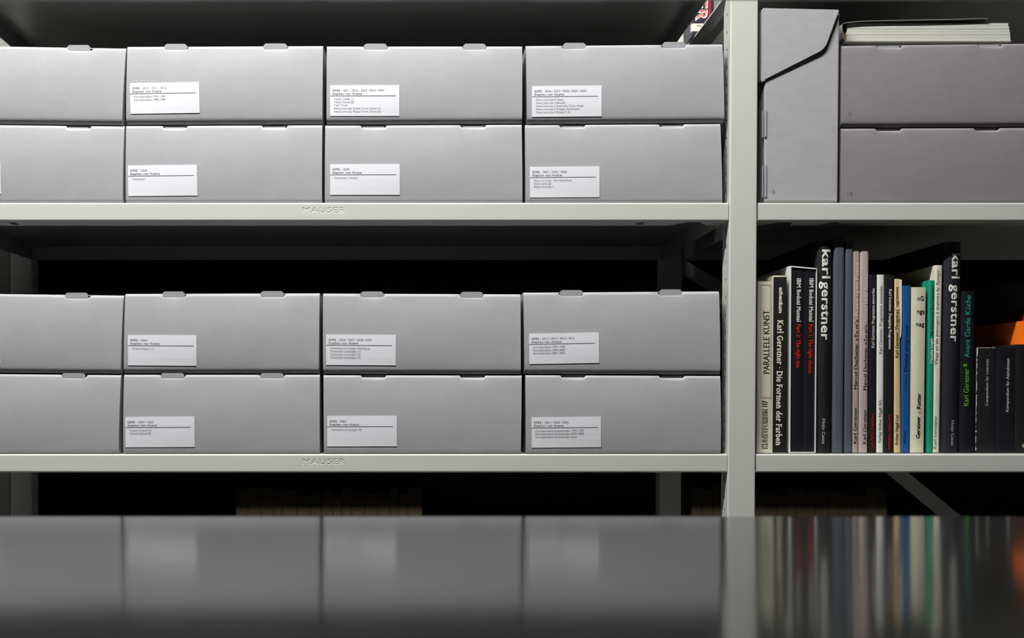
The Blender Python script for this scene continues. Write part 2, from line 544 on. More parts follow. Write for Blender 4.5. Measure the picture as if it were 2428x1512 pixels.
def make_box(quad_px, yf, tabs, label, group, zbase=None, board='board', rb=0.0055, rt=0.0050, bulge=0.0026, rec=0.0012, tabup=0.0026,
             card=None, depth=0.385, name='archive_box', pencil=None):
    TL, TR, BR, BL = [P(a, b, yf) for a, b in quad_px]
    if zbase is not None:
        BL.z = zbase[0]; BR.z = zbase[1]
    base = Vector(((BL.x + BR.x) / 2, yf, min(BL.z, BR.z)))
    root = empty(name, base, label, 'box', group)
    q = (TL, TR, BR, BL)
    sy = surface(q, yf, bulge, rb, rt)
    bm = M[board]
    tx = [((P(a, 0, yf).x), (P(b, 0, yf).x)) for a, b in tabs]
    xl, xr = (TL.x + BL.x) / 2, (TR.x + BR.x) / 2
    us = [i / 14 for i in range(15)]
    notch = {}
    for (a, b) in tx:
        ua, ub = (a - xl) / (xr - xl), (b - xl) / (xr - xl)
        e = 0.0014 / (xr - xl)
        us = [u for u in us if not (ua - 0.01 < u < ub + 0.01)]
        for u, dn in ((ua - e, 0), (ua + e, 1), ((ua + ub) / 2, 1), (ub - e, 1), (ub + e, 0)):
            us.append(u)
            if dn: notch[round(u, 6)] = 0.0034
    us = sorted(us)
    NS = 10
    v, f = [], []
    ncol = 0
    def column(u):
        zb = BL.z + (BR.z - BL.z) * u
        zt = TL.z + (TR.z - TL.z) * u - notch.get(round(u, 6), 0)
        fullzt = TL.z + (TR.z - TL.z) * u
        pts = []
        for i in range(5):
            a = math.pi / 2 * i / 4
            pts.append((rb * (1 - math.sin(a)), zb + rb * (1 - math.cos(a))))
        for i in range(1, NS):
            z = zb + rb + (zt - rt - zb - rb) * i / NS
            pts.append((None, z))
        for i in range(5):
            a = math.pi / 2 * i / 4 * 0.92
            pts.append((rt * (1 - math.cos(a)), zt - rt + rt * math.sin(a)))
        out = []
        for (y, z) in pts:
            t = (z - zb) / (fullzt - zb)
            x = (BL.x + (TL.x - BL.x) * t) * (1 - u) + (BR.x + (TR.x - BR.x) * t) * u
            yy_ = sy(x, z) if y is None else yf + y
            out.append(Vector((x, yy_, z)))
        return out
    cols = [column(u) for u in us]
    nr = len(cols[0])
    for c_ in cols: v += c_
    for i in range(len(cols) - 1):
        for j in range(nr - 1):
            a = i * nr + j
            f.append((a, a + nr, a + nr + 1, a + 1))
    # side walls with their own vertices, floor and back
    for ci, flip in ((0, False), (len(cols) - 1, True)):
        n = len(v)
        for p in cols[ci]:
            v.append(p.copy()); v.append(Vector((p.x, yf + depth, p.z)))
        for j in range(nr - 1):
            fc = (n + 2 * j, n + 2 * j + 2, n + 2 * j + 3, n + 2 * j + 1)
            f.append(fc[::-1] if flip else fc)
    n = len(v)
    v += [Vector((BL.x, yf + rb, BL.z)), Vector((BR.x, yf + rb, BR.z)), Vector((BR.x, yf + depth, BR.z)), Vector((BL.x, yf + depth, BL.z)),
          Vector((BL.x, yf + depth, BL.z)), Vector((BR.x, yf + depth, BR.z)), Vector((TR.x, yf + depth, TR.z)), Vector((TL.x, yf + depth, TL.z))]
    f += [(n, n + 3, n + 2, n + 1), (n + 5, n + 4, n + 7, n + 6)]
    mobj('body', v, f, bm, root, smooth=True)
    # lid
    y0 = yf + rt * 0.88
    th = 0.0012
    v = [Vector((TL.x, y0, TL.z)), Vector((TR.x, y0, TR.z)), Vector((TR.x, yf + depth, TR.z)), Vector((TL.x, yf + depth, TL.z))]
    v += [p - Vector((0, 0, th)) for p in v]
    lid = mobj('lid', v, [(0, 1, 2, 3), (7, 6, 5, 4), (0, 4, 5, 1), (1, 5, 6, 2), (2, 6, 7, 3), (3, 7, 4, 0)], bm, root)
    recs = rec if isinstance(rec, (list, tuple)) else [rec] * len(tx)
    ups = tabup if isinstance(tabup, (list, tuple)) else [tabup] * len(tx)
    for (a, b), rc, up in zip(tx, recs, ups):
        u = ((a + b) / 2 - xl) / (xr - xl)
        zt = TL.z + (TR.z - TL.z) * u
        z0, z1 = zt - 0.0055, zt + up
        cch = 0.0025
        pr = [(a + 0.001, z0), (b - 0.001, z0), (b - 0.001, z1 - 0.0028), (b - cch - 0.0015, z1), (a + cch + 0.0015, z1), (a + 0.001, z1 - 0.0028)]
        v = [Vector((x, yf + rc, z)) for x, z in pr] + [Vector((x, yf + rc + 0.0012, z)) for x, z in pr]
        m_ = len(pr)
        f = [tuple(range(m_)), tuple(range(2 * m_ - 1, m_ - 1, -1))] + [(i, i + m_, (i + 1) % m_ + m_, (i + 1) % m_) for i in range(m_)]
        mobj('tab', v, f, M['tab'], lid)
    if card:
        make_card(root, card, yf, sy)
    if pencil:
        for s, p0, p1, cp in pencil:
            text_px('pencil_mark', s, p0, p1, cp, 'light', M['pencil'], root, yf, sy, 0.0003)
    return root, (TL.z, TR.z)

def make_card(root, card, yf, sy):
    (x0, y0), (x1, y1), codes, lines = card
    o = Vector((x0, y0)); d = Vector((x1 - x0, y1 - y0)); Lw = d.length; d /= Lw
    dn = Vector((-d.y, d.x))
    hgt = 72.0
    def at(u, w_): return o + d * u + dn * w_
    NX, NY = 8, 4
    v, f = [], []
    for lay in (0.0006, 0.0001):
        for j in range(NY + 1):
            for i in range(NX + 1):
                q = at(Lw * i / NX, hgt * j / NY)
                w_ = P(q.x, q.y, yf)
                w_.y = sy(w_.x, w_.z) - lay
                v.append(w_)
    N1 = (NX + 1) * (NY + 1)
    for j in range(NY):
        for i in range(NX):
            a = j * (NX + 1) + i
            f.append((a, a + NX + 1, a + NX + 2, a + 1))
    rim = [i for i in range(NX + 1)] + [(j + 1) * (NX + 1) - 1 for j in range(1, NY + 1)] + [NY * (NX + 1) + i for i in range(NX - 1, -1, -1)] + [j * (NX + 1) for j in range(NY - 1, 0, -1)]
    for i in range(len(rim)):
        a, b = rim[i], rim[(i + 1) % len(rim)]
        f.append((a, b, b + N1, a + N1))
    lab = mobj('paper_label', v, f, M['label'], root)
    if codes is None: return
    dy = 0.0008
    def put(nm, s, u0, base, cap, style, mat, wpc=None, u1=None, track=0.0):
        if u1 is None:
            vs, fs, adv = layout(s, style, track)
            u1 = u0 + adv * wpc
        text_px(nm, s, at(u0, base), at(u1, base), cap, style, mat, lab, yf, sy, dy, track)
        return u1
    e = put('printed_number', '0095', 5.6, 14.8, 5.2, 'mid', M['ink'], u1=22.6, track=0.12)
    if codes:
        put('printed_number', '– ' + codes, 25.2, 14.8, 5.2, 'light', M['ink_light'], wpc=WPC1)
    put('printed_heading', 'Stephan von Huene', 5.6, 22.3, 5.0, 'mid', M['ink'], u1=75.0, track=0.10)
    v = []
    for (a, b) in ((0, 24.4), (156, 24.4), (156, 25.6), (0, 25.6)):
        for t in (0,):
            pass
    v, f = [], []
    for i in range(7):
        for b in (24.4, 25.6):
            q = at(156 * i / 6, b)
            w_ = P(q.x, q.y, yf); w_.y = sy(w_.x, w_.z) - dy
            v.append(w_)
    for i in range(6):
        f.append((2 * i, 2 * i + 1, 2 * i + 3, 2 * i + 2))
    mobj('printed_rule', v, f, M['rule'], lab)
    for i, s in enumerate(lines):
        put('printed_line', s, 9.3, 34.5 + 7.25 * i, 4.7, 'light', M['ink_light'], wpc=WPC2)

WPC1 = 41.0 / layout('– 0054 / 0055', 'light')[2]
WPC2 = 52.0 / layout('Technik Ankauf (2)', 'light')[2]

KOR = 'Korrespondenz '
U1 = 'grey archive boxes stacked on the shelves'
low = {}
YB = 1.505
specs_low = [
  # shelf, quad, tabs, rec, up, card, label
  ('r2b1', [(-170, 293), (295, 298), (291, 478), (-171, 478)], [(-84, -26), (155, 212)], 0.0042, -0.0010,
   ((-160, 389), (3, 388), None, []), 'grey archive box cut by the left frame edge, bottom layer of the upper shelf'),
  ('r2b2', [(299, 297), (764, 295), (763, 478), (298, 479)], [(385, 442), (621, 680)], 0.0042, -0.0010,
   ((304, 393), (468, 391.6), '0029', ['Tischtänzer']), 'second grey archive box from left, bottom layer of upper shelf, labelled 0029'),
  ('r2b3', [(771, 296), (1237, 294), (1239, 477), (770, 478)], [(856, 915), (1093, 1152)], 0.0042, -0.0010,
   ((783, 390), (948, 390), '0030', ['Tischtänzer / Aufbau']), 'third grey archive box from left, bottom layer of upper shelf, labelled 0030'),
  ('r2b4', [(1245, 295), (1708, 292), (1713, 475), (1246, 478)], [(1329, 1388), (1566, 1624)], 0.0042, -0.0010,
   ((1256, 396.3), (1421, 395.3), '0041 / 0042 / 0043', ['Neue Lore Ley - Korrespondenz', 'Neue Lore Ley', 'Neue Lore Ley II']), 'fourth grey archive box from left, bottom layer of upper shelf, labelled 0041 to 0043'),
  ('r4b1', [(-180, 884), (287, 888), (281, 1073), (-180, 1073)], [(-95, -36), (144, 203)], 0.0008, 0.0018,
   None, 'grey archive box cut by the left frame edge, bottom layer of the lower shelf'),
  ('r4b2', [(294, 887), (758, 887), (758, 1073), (292, 1073)], [(379, 438), (615, 674)], 0.0008, 0.0018,
   ((298, 988), (462, 987), '0054 / 0055', ['Technik Ankauf (2)', 'Technik Ankauf (3)']), 'second grey archive box from left, bottom layer of lower shelf, labelled 0054 and 0055'),
  ('r4b3', [(767, 888), (1237, 889), (1235, 1074), (768, 1074)], [(857, 914), (1091, 1149)], 0.0042, -0.0008,
   ((776, 986), (941, 985.5), '0060', ['Technische Unterlagen (4)']), 'third grey archive box from left, bottom layer of lower shelf, labelled 0060'),
  ('r4b4', [(1246, 888), (1708, 890), (1709, 1073), (1247, 1074)], [(1331, 1388), (1565, 1623)], 0.0042, -0.0008,
   ((1260, 989), (1424, 987.5), '0061 / 0062 / 0063', [KOR + 'Ausstellungen 1993–1997', KOR + 'Ausstellungen 2002–2004', KOR + 'Ausstellungen Japan']), 'fourth grey archive box from left, bottom layer of lower shelf, labelled 0061 to 0063'),
]
for key, quad, tabs, rec, up, card, lab in specs_low:
    zs = (Z_UP if key[1] == '2' else Z_LO) + 0.0010
    root, zt = make_box(quad, YB, tabs, lab, U1, (zs, zs), rec=rec, tabup=up, card=card, bulge=0.0028 + 0.0007 * random.random())
    low[key] = zt
specs_up = [
  ('r1b1', 'r2b1', [(-168, 105), (299, 113), (289, 293), (-170, 293)], [(-82, -24), (157, 215)],
   None, 'grey archive box cut by the left frame edge, top layer of the upper shelf'),
  ('r1b2', 'r2b2', [(302, 109), (766, 107), (764, 294), (299, 294)], [(388, 445), (623, 682)],
   ((309, 198.4), (473, 196), '0010 / 0011 / 0012', [KOR + '1993–1994', KOR + '1995–1996']), 'second grey archive box from left, top layer of upper shelf, labelled 0010 to 0012'),
  ('r1b3', 'r2b3', [(775, 108), (1238, 108), (1238, 294), (774, 294)], [(861, 919), (1097, 1154)],
   ((783, 203.2), (947, 203.2), '0031 / 0032 / 0033 / 0034 / 0035', ['Totem Tones (1)', 'Totem Tones (2)', 'Text Tones', 'Neue Lore Ley, Flusser-Turm, Drum (1)', 'Neue Lore Ley, Flusser-Turm, Drum (2)']),
   'third grey archive box from left, top layer of upper shelf, labelled 0031 to 0035'),
  ('r1b4', 'r2b4', [(1247, 107), (1713, 103), (1718, 290), (1250, 293)], [(1334, 1391), (1570, 1628)],
   ((1261, 205.2), (1426, 204), '0036 / 0037 / 0038 / 0039 / 0040', ['Neue Lore Ley II Texte', 'Neue Lore Ley II Akustik', 'Neue Lore Ley II Kosmetik, Frisur, Image', 'Neue Lore Ley II Gruppe, Architektur', 'Neue Lore Ley II String (1–3)']),
   'fourth grey archive box from left, top layer of upper shelf, labelled 0036 to 0040'),
  ('r3b1', 'r4b1', [(-172, 694), (293, 700), (286, 884), (-174, 884)], [(-87, -29), (152, 210)],
   ((-163, 790), (1, 789), None, []), 'grey archive box cut by the left frame edge, top layer of the lower shelf'),
  ('r3b2', 'r4b2', [(297, 696), (758, 694.5), (756, 884), (293, 884)], [(383, 439), (616, 674)],
   ((304.6, 794), (467, 795), '0053', ['Technik Ankauf (1)']), 'second grey archive box from left, top layer of lower shelf, labelled 0053'),
  ('r3b3', 'r4b3', [(766, 695), (1234, 697), (1235, 884), (766, 884)], [(853, 911), (1090, 1147)],
   ((774, 793), (939, 794), '0056 / 0057 / 0058 / 0059', ['Technische Unterlagen (Steinberg)', 'Technische Unterlagen (1)', 'Technische Unterlagen (2)', 'Technische Unterlagen (3)']),
   'third grey archive box from left, top layer of lower shelf, labelled 0056 to 0059'),
  ('r3b4', 'r4b4', [(1241, 693), (1705, 690), (1708, 880), (1244, 884)], [(1326, 1384), (1562, 1619)],
   ((1254, 791), (1419, 788.2), '0013 / 0014 / 0015 / 0016', [KOR + '1997–1998', KOR + '1999–2000', KOR + '2001–2003']), 'fourth grey archive box from left, top layer of lower shelf, labelled 0013 to 0016'),
]
for key, lk, quad, tabs, card, lab in specs_up:
    a, b = low[lk]
    rb = 0.0092 if key[1] == '1' else 0.0082
    make_box(quad, YB - 0.0012, tabs, lab, U1, (a + 0.0009, b + 0.0009), rb=rb, rec=0.0009, tabup=0.0030, card=card, bulge=0.0028 + 0.0007 * random.random())

# right-hand bay: two mauve-grey boxes, one box standing on end
zs = Z_UP + 0.0010
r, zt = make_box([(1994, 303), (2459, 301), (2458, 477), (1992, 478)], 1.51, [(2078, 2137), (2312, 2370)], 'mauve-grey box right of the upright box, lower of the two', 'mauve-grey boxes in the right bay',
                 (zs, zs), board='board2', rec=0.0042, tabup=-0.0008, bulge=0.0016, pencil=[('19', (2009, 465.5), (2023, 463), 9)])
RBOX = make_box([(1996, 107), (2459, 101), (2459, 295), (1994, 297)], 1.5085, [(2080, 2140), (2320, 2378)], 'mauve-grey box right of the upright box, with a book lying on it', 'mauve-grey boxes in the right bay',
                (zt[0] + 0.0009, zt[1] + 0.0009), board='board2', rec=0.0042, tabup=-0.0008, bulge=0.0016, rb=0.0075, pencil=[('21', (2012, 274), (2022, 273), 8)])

# box on end
YU = 1.506
ub = empty('upright_archive_box', P(1899, 478, YU), 'grey archive box standing on end beside the post, with slanted closing flap', 'box')
ub.location.z = zs
def slab(name, pts, y0, y1, mat, parent, bevel=None):
    n = len(pts)
    v = [P(a, b, YU) for a, b in pts]
    v = [Vector((p.x, y0, p.z)) for p in v] + [Vector((p.x, y1, p.z)) for p in v]
    f = [tuple(range(n))[::-1], tuple(range(n, 2 * n))] + [(i, (i + 1) % n, (i + 1) % n + n, i + n) for i in range(n)]
    return mobj(name, v, f, mat, parent, bevel=bevel)
body = slab('body', [(1812, 26), (1984, 26), (1991.5, 33), (1987, 478.6), (1813, 478.6)], YU, YU + 0.385, M['board3'], ub, 0.0022)
fl = [(1808.5, 20.5), (1985, 25.5), (1987, 28)]
for i in range(1, 6):                       # rounded outer corner of the flap
    t = i / 6
    a, b, c = Vector((1961, 100)), Vector((1955, 119)), Vector((1936, 128))
    q = a * (1 - t) ** 2 + b * 2 * t * (1 - t) + c * t * t
    fl.append((q.x, q.y))
fl += [(1811, 191), (1805, 196), (1803.5, 190), (1804, 26)]
flap = slab('closing_flap', fl, YU - 0.0025, YU - 0.0010, M['board3'], ub, 0.0007)
fx0, fx1 = P(1804, 0, YU).x, P(1987, 0, YU).x
for w in flap.data.vertices:                 # free edge stands off the box
    w.co.y -= 0.0020 * max(0, (w.co.x + ub.location.x - fx0) / (fx1 - fx0))
sd = slab('flap_fold', [(1804, 26), (1808, 23), (1812.5, 30), (1812.5, 192), (1806, 195), (1804, 190)], YU - 0.0024, YU + 0.02, M['board3'], ub)
for (pa, pb) in ((259, 325), (389, 467)):
    slab('tab', [(1812.2, pa + 5), (1815.5, pa), (1817, pa + 2), (1816.6, pb - 3), (1815.5, pb), (1812.2, pb)], YU - 0.0016, YU - 0.0001, M['tab'], ub)
    slab('tab', [(1807.5, pa + 1), (1810.6, pa + 6), (1810.8, pb), (1807.3, pb)], YU + 0.0008, YU + 0.003, M['tab'], ub)
text_px('pencil_mark', '13', (1829, 459), (1837, 458), 8, 'light', M['pencil'], ub, YU, None, 0.0003)

# book lying flat on the upper box: six signatures, limp cover lifted off the block
lb_y = 1.525
lb = empty('lying_book', P(2200, 99, lb_y), 'open-spined paperback with cream page edges lying on the mauve-grey box', 'book')
TOPZ = max(RBOX[1]) + 0.0012
lb.location.z = TOPZ
def Q(px, py, y=lb_y):
    p = P(px, py, y)
    return p
z_top, z_bot = Q(0, 54.5).z, Q(0, 97).z
nsig = 6
for i in range(nsig):
    za = z_bot + (z_top - z_bot) * i / nsig
    zb_ = z_bot + (z_top - z_bot) * (i + 1) / nsig - 0.00007
    xr_ = [2396, 2396, 2395.3, 2394, 2392.6, 2391.2][i]
    j = 0.0002 * (i % 2)
    v, f = box_vf(Q(2008 + (i % 2) * 0.8, 0).x, Q(xr_, 0).x, lb_y + j, lb_y + 0.29, za, zb_)
    mobj('signature', v, f, M['page'], lb, bevel=0.0003)
M['limp'] = node_mat('grey_green_paper_cover', (0.30, 0.32, 0.28), 0.6, 0.3)
M['cover_in'] = node_mat('white_cover_board', (0.55, 0.56, 0.5), 0.6, 0.3)
M['glue'] = node_mat('brown_binding_glue', (0.14, 0.09, 0.025), 0.6, 0.3, var=(300, 0.6))
path = [(1995.5, 58.5), (2005, 55.5), (2040, 52.2), (2100, 50.6), (2180, 49.2), (2260, 47.6), (2320, 46.0), (2334, 45.6), (2338.5, 46.8), (2339, 48.5)]
v, f = [], []
for a, b in path:
    p = Q(a, b)
    v += [Vector((p.x, lb_y - 0.004, p.z)), Vector((p.x, lb_y + 0.29, p.z + 0.002))]
for i in range(len(path) - 1): f.append((2 * i, 2 * i + 2, 2 * i + 3, 2 * i + 1))
mobj('top_cover', v, f, M['limp'], lb, solid=0.0006)
zb1 = TOPZ + 0.0006
path = [(1995.5, Q(0, 58.5).z), (1997, Q(0, 75).z), (2000, Q(0, 90).z), (2003.5, Q(0, 100).z), (2008, Q(0, 98.5).z), (2014, Q(0, 98).z), (2100, Q(0, 98).z), (2397, Q(0, 98).z)]
v, f = [], []
for a, z in path:
    x = Q(a, 0).x
    v += [Vector((x, lb_y - 0.001, z)), Vector((x, lb_y + 0.29, z))]
for i in range(len(path) - 1): f.append((2 * i, 2 * i + 2, 2 * i + 3, 2 * i + 1))
mobj('bottom_cover', v, f, M['cover_in'], lb, solid=0.0006)
v, f = box_vf(Q(2012, 0).x, Q(2390, 0).x, lb_y + 0.008, lb_y + 0.285, TOPZ + 0.0003, Q(0, 98.8).z)
mobj('back_board', v, f, M['limp'], lb)
v, f = [], []
for (a, b, c, d_) in ((2000, 2008, 74, 80), (2001.5, 2008.5, 80, 86), (2003, 2008.5, 86, 92)):
    box_vf(Q(a, 0).x, Q(b, 0).x, lb_y + 0.004, lb_y + 0.28, Q(0, d_).z, Q(0, c).z, v, f)
mobj('binding_glue', v, f, M['glue'], lb)

# ------------------------------------------------------------------ books
def cover_mat(name, col, rough=0.45, spec=0.45, bump=(500, 0.08), var=(20, 0.05)):
    return node_mat(name, col, rough, spec, bump=bump, var=var)
BK = {}
BK['cream'] = cover_mat('cream_paper_cover', srgb(240, 236, 214), 0.6, 0.3, bump=(40, 0.25, (1, 1, 3)))
BK['black'] = cover_mat('black_cover', srgb(30, 30, 30), 0.4)
BK['blackgloss'] = cover_mat('black_gloss_cover', srgb(28, 28, 34), 0.3)
BK['navy'] = cover_mat('blue_black_cover', srgb(33, 34, 42), 0.45)
BK['white'] = cover_mat('white_card', srgb(238, 236, 228), 0.5)
BK['slate'] = cover_mat('slate_cloth', srgb(84, 90, 99), 0.7, 0.2, bump=(1600, 0.3))
BK['taupe'] = cover_mat('taupe_cover', srgb(178, 164, 157), 0.5)
BK['taupe2'] = cover_mat('light_taupe_cover', srgb(192, 177, 172), 0.5)
BK['grey'] = cover_mat('pale_grey_cover', srgb(238, 238, 228), 0.5)
BK['tan'] = cover_mat('worn_tan_cover', srgb(226, 196, 140), 0.6, 0.3, var=(35, 0.22, (1, 1, 0.25)))
BK['blue'] = cover_mat('blue_cover', srgb(26, 88, 150), 0.5)
BK['linen'] = cover_mat('natural_linen', srgb(226, 220, 192), 0.8, 0.15, bump=(1400, 0.3, (0.15, 0.15, 1)), var=(500, 0.06, (0.06, 0.06, 1)))
BK['teal'] = cover_mat('teal_cover', srgb(24, 150, 118), 0.45)
BK['ivory'] = cover_mat('ivory_cover', srgb(232, 224, 206), 0.5)
BK['orange'] = cover_mat('orange_cover', srgb(255, 120, 20), 0.5)
BK['maroon'] = cover_mat('dark_red_cover', srgb(130, 14, 10), 0.5)
BK['charcoal'] = cover_mat('charcoal_cover', srgb(84, 86, 80), 0.6)
BK['red_navy'] = cover_mat('dark_navy_cover', srgb(36, 30, 52), 0.5)
INK = {}
for nm, c in dict(black=(24, 24, 24), dark=(52, 48, 48), white=(242, 238, 228), cream=(245, 240, 210), red=(205, 40, 24), grey=(120, 122, 118), pale=(236, 226, 220), taupe=(160, 150, 134),
                  green=(98, 190, 52), teal=(30, 176, 140), tealpale=(90, 190, 165), tealdark=(8, 70, 52), bluedark=(8, 36, 74), silver=(205, 205, 200), coral=(205, 100, 90)).items():
    INK[nm] = node_mat('print_' + nm, srgb(*c), 0.5, 0.3)

def make_book(name, label, tl, tr, br, bl, y, depth, cover, titles=(), thick=0.0022, spine=0.0, zsh=None, hard=True, category='book', board=None, pages=True):
    """upright book: corners of the spine in photo pixels, spine at depth y. titles: (text, p0, p1, cap, style, ink)"""
    TL, TR, BR, BL = [P(a, b, y) for a, b in (tl, tr, br, bl)]
    z0 = Z_LO + 0.0013 if zsh is None else zsh
    BL.z = BR.z = z0
    root = empty(name, Vector(((BL.x + BR.x) / 2, y, z0)), label, category)
    n = 9 if spine > 0 else 5
    def ring(x0, x1, inset, ya, z):
        # U outline in plan: back-left, spine (rounded), back-right
        pts = [(x0 + inset, y + depth)]
        r_ = 0.0008
        for i in range(n):
            t = i / (n - 1)
            x = x0 + inset + (x1 - x0 - 2 * inset) * t
            if spine > 0: yy_ = y + ya + spine * (2 * t - 1) ** 2
            else: yy_ = y + ya + (r_ if i in (0, n - 1) else 0)
            pts.append((x, yy_))
        pts.append((x1 - inset, y + depth))
        return [Vector((a, b, z)) for a, b in pts]
    def xs_(z):
        t = (z - z0) / (TL.z - z0)
        return BL.x + (TL.x - BL.x) * t, BR.x + (TR.x - BR.x) * t
    v, f = [], []
    rows = []
    for z in (z0, (TL.z + TR.z) / 2):
        x0, x1 = xs_(z)
        for inset, ya in ((0, 0), (thick, thick)):
            rows.append(len(v))
            v += ring(x0, x1, inset, ya, z)
    m_ = n + 2
    ob, ib, ot, it = rows
    for i in range(m_ - 1):
        f.append((ob + i, ob + i + 1, ot + i + 1, ot + i))
        f.append((ib + i + 1, ib + i, it + i, it + i + 1))
        f.append((ot + i, ot + i + 1, it + i + 1, it + i))
        f.append((ob + i + 1, ob + i, ib + i, ib + i + 1))
    for e in (0, m_ - 1):
        f.append((ob + e, ib + e, it + e, ot + e))
    cv = mobj('cover', v, f, cover, root, bevel=0.0004 if not spine else None)
    if spine:
        cv.data.polygons.foreach_set('use_smooth', [True] * len(cv.data.polygons))
        md = cv.modifiers.new('edge', 'EDGE_SPLIT'); md.split_angle = math.radians(35)
    if pages:
        d_in = 0.004 if hard else 0.0005
        v = []
        zt = (TL.z + TR.z) / 2 - (0.003 if hard else 0.0005)
        zl = z0 + (0.003 if hard else 0.0005)
        for z in (zl, zt):
            x0, x1 = xs_(z)
            e = thick + 0.0001
            v += [(x0 + e, y + thick + spine + 0.001, z), (x1 - e, y + thick + spine + 0.001, z), (x1 - e, y + depth - d_in, z), (x0 + e, y + depth - d_in, z)]
        mobj('page_block', v, [(0, 3, 2, 1), (4, 5, 6, 7), (0, 1, 5, 4), (1, 2, 6, 5), (2, 3, 7, 6), (3, 0, 4, 7)], M['page'], root)
    def sy(x, z):
        x0, x1 = xs_(z)
        t = min(1, max(0, (x - x0) / (x1 - x0)))
        return y + (spine * (2 * t - 1) ** 2 if spine else 0)
    for (s, p0, p1, cap, style, ink) in titles:
        text_px('spine_lettering', s, p0, p1, cap, style, INK[ink], cv, y, sy, 0.0003, fine=spine > 0)
    return root, cv

# 1 cream magazine
YB1 = 1.5150
r1, cv = make_book('art_magazine', 'cream magazine spine with thin black capitals, next to the post', (1797, 667), (1833, 667), (1831, 1073), (1794, 1073), YB1, 0.165, BK['cream'],
    [('PARALLELE KUNST', (1824.5, 885), (1824, 735), 14.5, 'light', 'black'),
     ('KUNSTFORUM', (1819.5, 1063), (1820, 970), 12.5, 'fat', 'black'), ('117', (1819.5, 963), (1820, 950), 12.5, 'bold', 'black')], thick=0.0006, hard=False, category='magazine')
text_px('spine_lettering', 'KUNSTFORUM', (1819, 1061.5), (1819.5, 971.5), 11.5, 'light', INK['cream'], cv, YB1, None, 0.0006)
def frame_px(cv, x0, y0, x1, y1, y, ink, w=0.9):
    v, f = [], []
    for (a, b, c, d_) in ((x0, y0, x1, y0 + w), (x0, y1 - w, x1, y1), (x0, y0, x0 + w, y1), (x1 - w, y0, x1, y1)):
        n = len(v)
        v += [P(a, b, y) - Vector((0, .0003, 0)), P(c, b, y) - Vector((0, .0003, 0)), P(c, d_, y) - Vector((0, .0003, 0)), P(a, d_, y) - Vector((0, .0003, 0))]
        f.append((n, n + 1, n + 2, n + 3))
    mobj('printed_frame', v, f, INK[ink], cv)
frame_px(cv, 1803.5, 675, 1828, 943, YB1, 'taupe')

# 2 black-and-cream book
r2, cv = make_book('cream_sided_book', 'black spine with cream serif lettering and cream sides, beside the cream magazine', (1833, 653), (1866, 653), (1864, 1073), (1831, 1073), 1.5150, 0.17, BK['ivory'], (), thick=0.0007, hard=False)
v = [P(1834, 656.5, 1.5150), P(1865.3, 656.5, 1.5150), P(1863.3, 1072.4, 1.5150), P(1831.6, 1072.4, 1.5150)]
v = [p - Vector((0, .0004, 0)) for p in v] + [p + Vector((0, .0001, 0)) for p in v]
sp = mobj('black_spine_panel', v, [(0, 1, 2, 3), (0, 4, 5, 1), (1, 5, 6, 2), (2, 6, 7, 3), (3, 7, 4, 0)], BK['black'], r2)
for s, p0, p1, cap, st in (('athenäum', (1847.5, 681), (1846.5, 742), 8.5, 'fat'), ('Karl Gerstner · Die Formen der Farben', (1843, 758), (1839, 1056), 13.5, 'serifb')):
    text_px('spine_lettering', s, p0, p1, cap, st, INK['cream'], sp, 1.5150, None, 0.0007)

# 3 white slipcase and its two black volumes
YS = 1.5160
sc_ = empty('slipcase', P(1903, 1073, YS), 'white card slipcase open at the front, holding two black volumes', 'slipcase')
sc_.location.z = Z_LO + 0.0013
x0t, x1t, x0b, x1b = 1874.5, 1938, 1872, 1934.5
def panel(name, c, dep=(0.0, 0.25), mat=None):
    v = [Vector((P(a, b, YS).x, YS + dep[0], P(a, b, YS).z)) for a, b in c] + [Vector((P(a, b, YS).x, YS + dep[1], P(a, b, YS).z)) for a, b in c]
    mobj(name, v, [(0, 1, 2, 3), (7, 6, 5, 4), (0, 4, 5, 1), (1, 5, 6, 2), (2, 6, 7, 3), (3, 7, 4, 0)], mat or BK['white'], sc_)
zb_px = CY - (Z_LO + 0.0013 - ZC) / (K * YS / D)
panel('side_wall', [(1873.2, 630), (1876.3, 630.5), (1873.8, zb_px), (1870.7, zb_px)])
panel('side_wall', [(1936.3, 636), (1937.4, 636.2), (1934, zb_px), (1932.9, zb_px)])
panel('top_wall', [(1876.3, 630), (1936.5, 635.5), (1936.5, 638.3), (1876.3, 633)])
panel('bottom_wall', [(1873.8, zb_px - 2), (1932.2, zb_px - 2), (1932.2, zb_px), (1873.8, zb_px)])
panel('back_wall', [(1876.3, 633), (1936.5, 638.3), (1932.2, zb_px - 2), (1873.8, zb_px - 2)], (0.247, 0.25))
zin = Z_LO + 0.0013 + 3.2 * K
make_book('slipcased_volume', 'black volume with red Part 2 lettering, left one inside the white slipcase', (1877.5, 640), (1906.5, 640), (1903.5, 1070), (1875, 1070), YS + 0.0015, 0.235, BK['blackgloss'],
    [('IBM', (1889.5, 659), (1889.3, 682), 9.2, 'serifb', 'white'), ('Bodoni Manual', (1889.3, 686), (1888.8, 763), 9.2, 'serifb', 'white'), ('Part 2: The right use.', (1888.8, 768), (1888, 874), 9.2, 'serifb', 'red')], zsh=zin)
make_book('slipcased_volume', 'black volume with red Part 1 lettering, right one inside the white slipcase', (1907.3, 641.5), (1934.6, 641.5), (1931, 1070), (1904.2, 1070), YS + 0.0015, 0.235, BK['blackgloss'],
    [('IBM', (1919, 659), (1919, 682), 9.2, 'serifb', 'white'), ('Bodoni Manual', (1918.8, 686), (1918.3, 763), 9.2, 'serifb', 'white'), ('Part 1: The right choice.', (1918, 768), (1917, 887), 9.2, 'serifb', 'red')], zsh=zin)
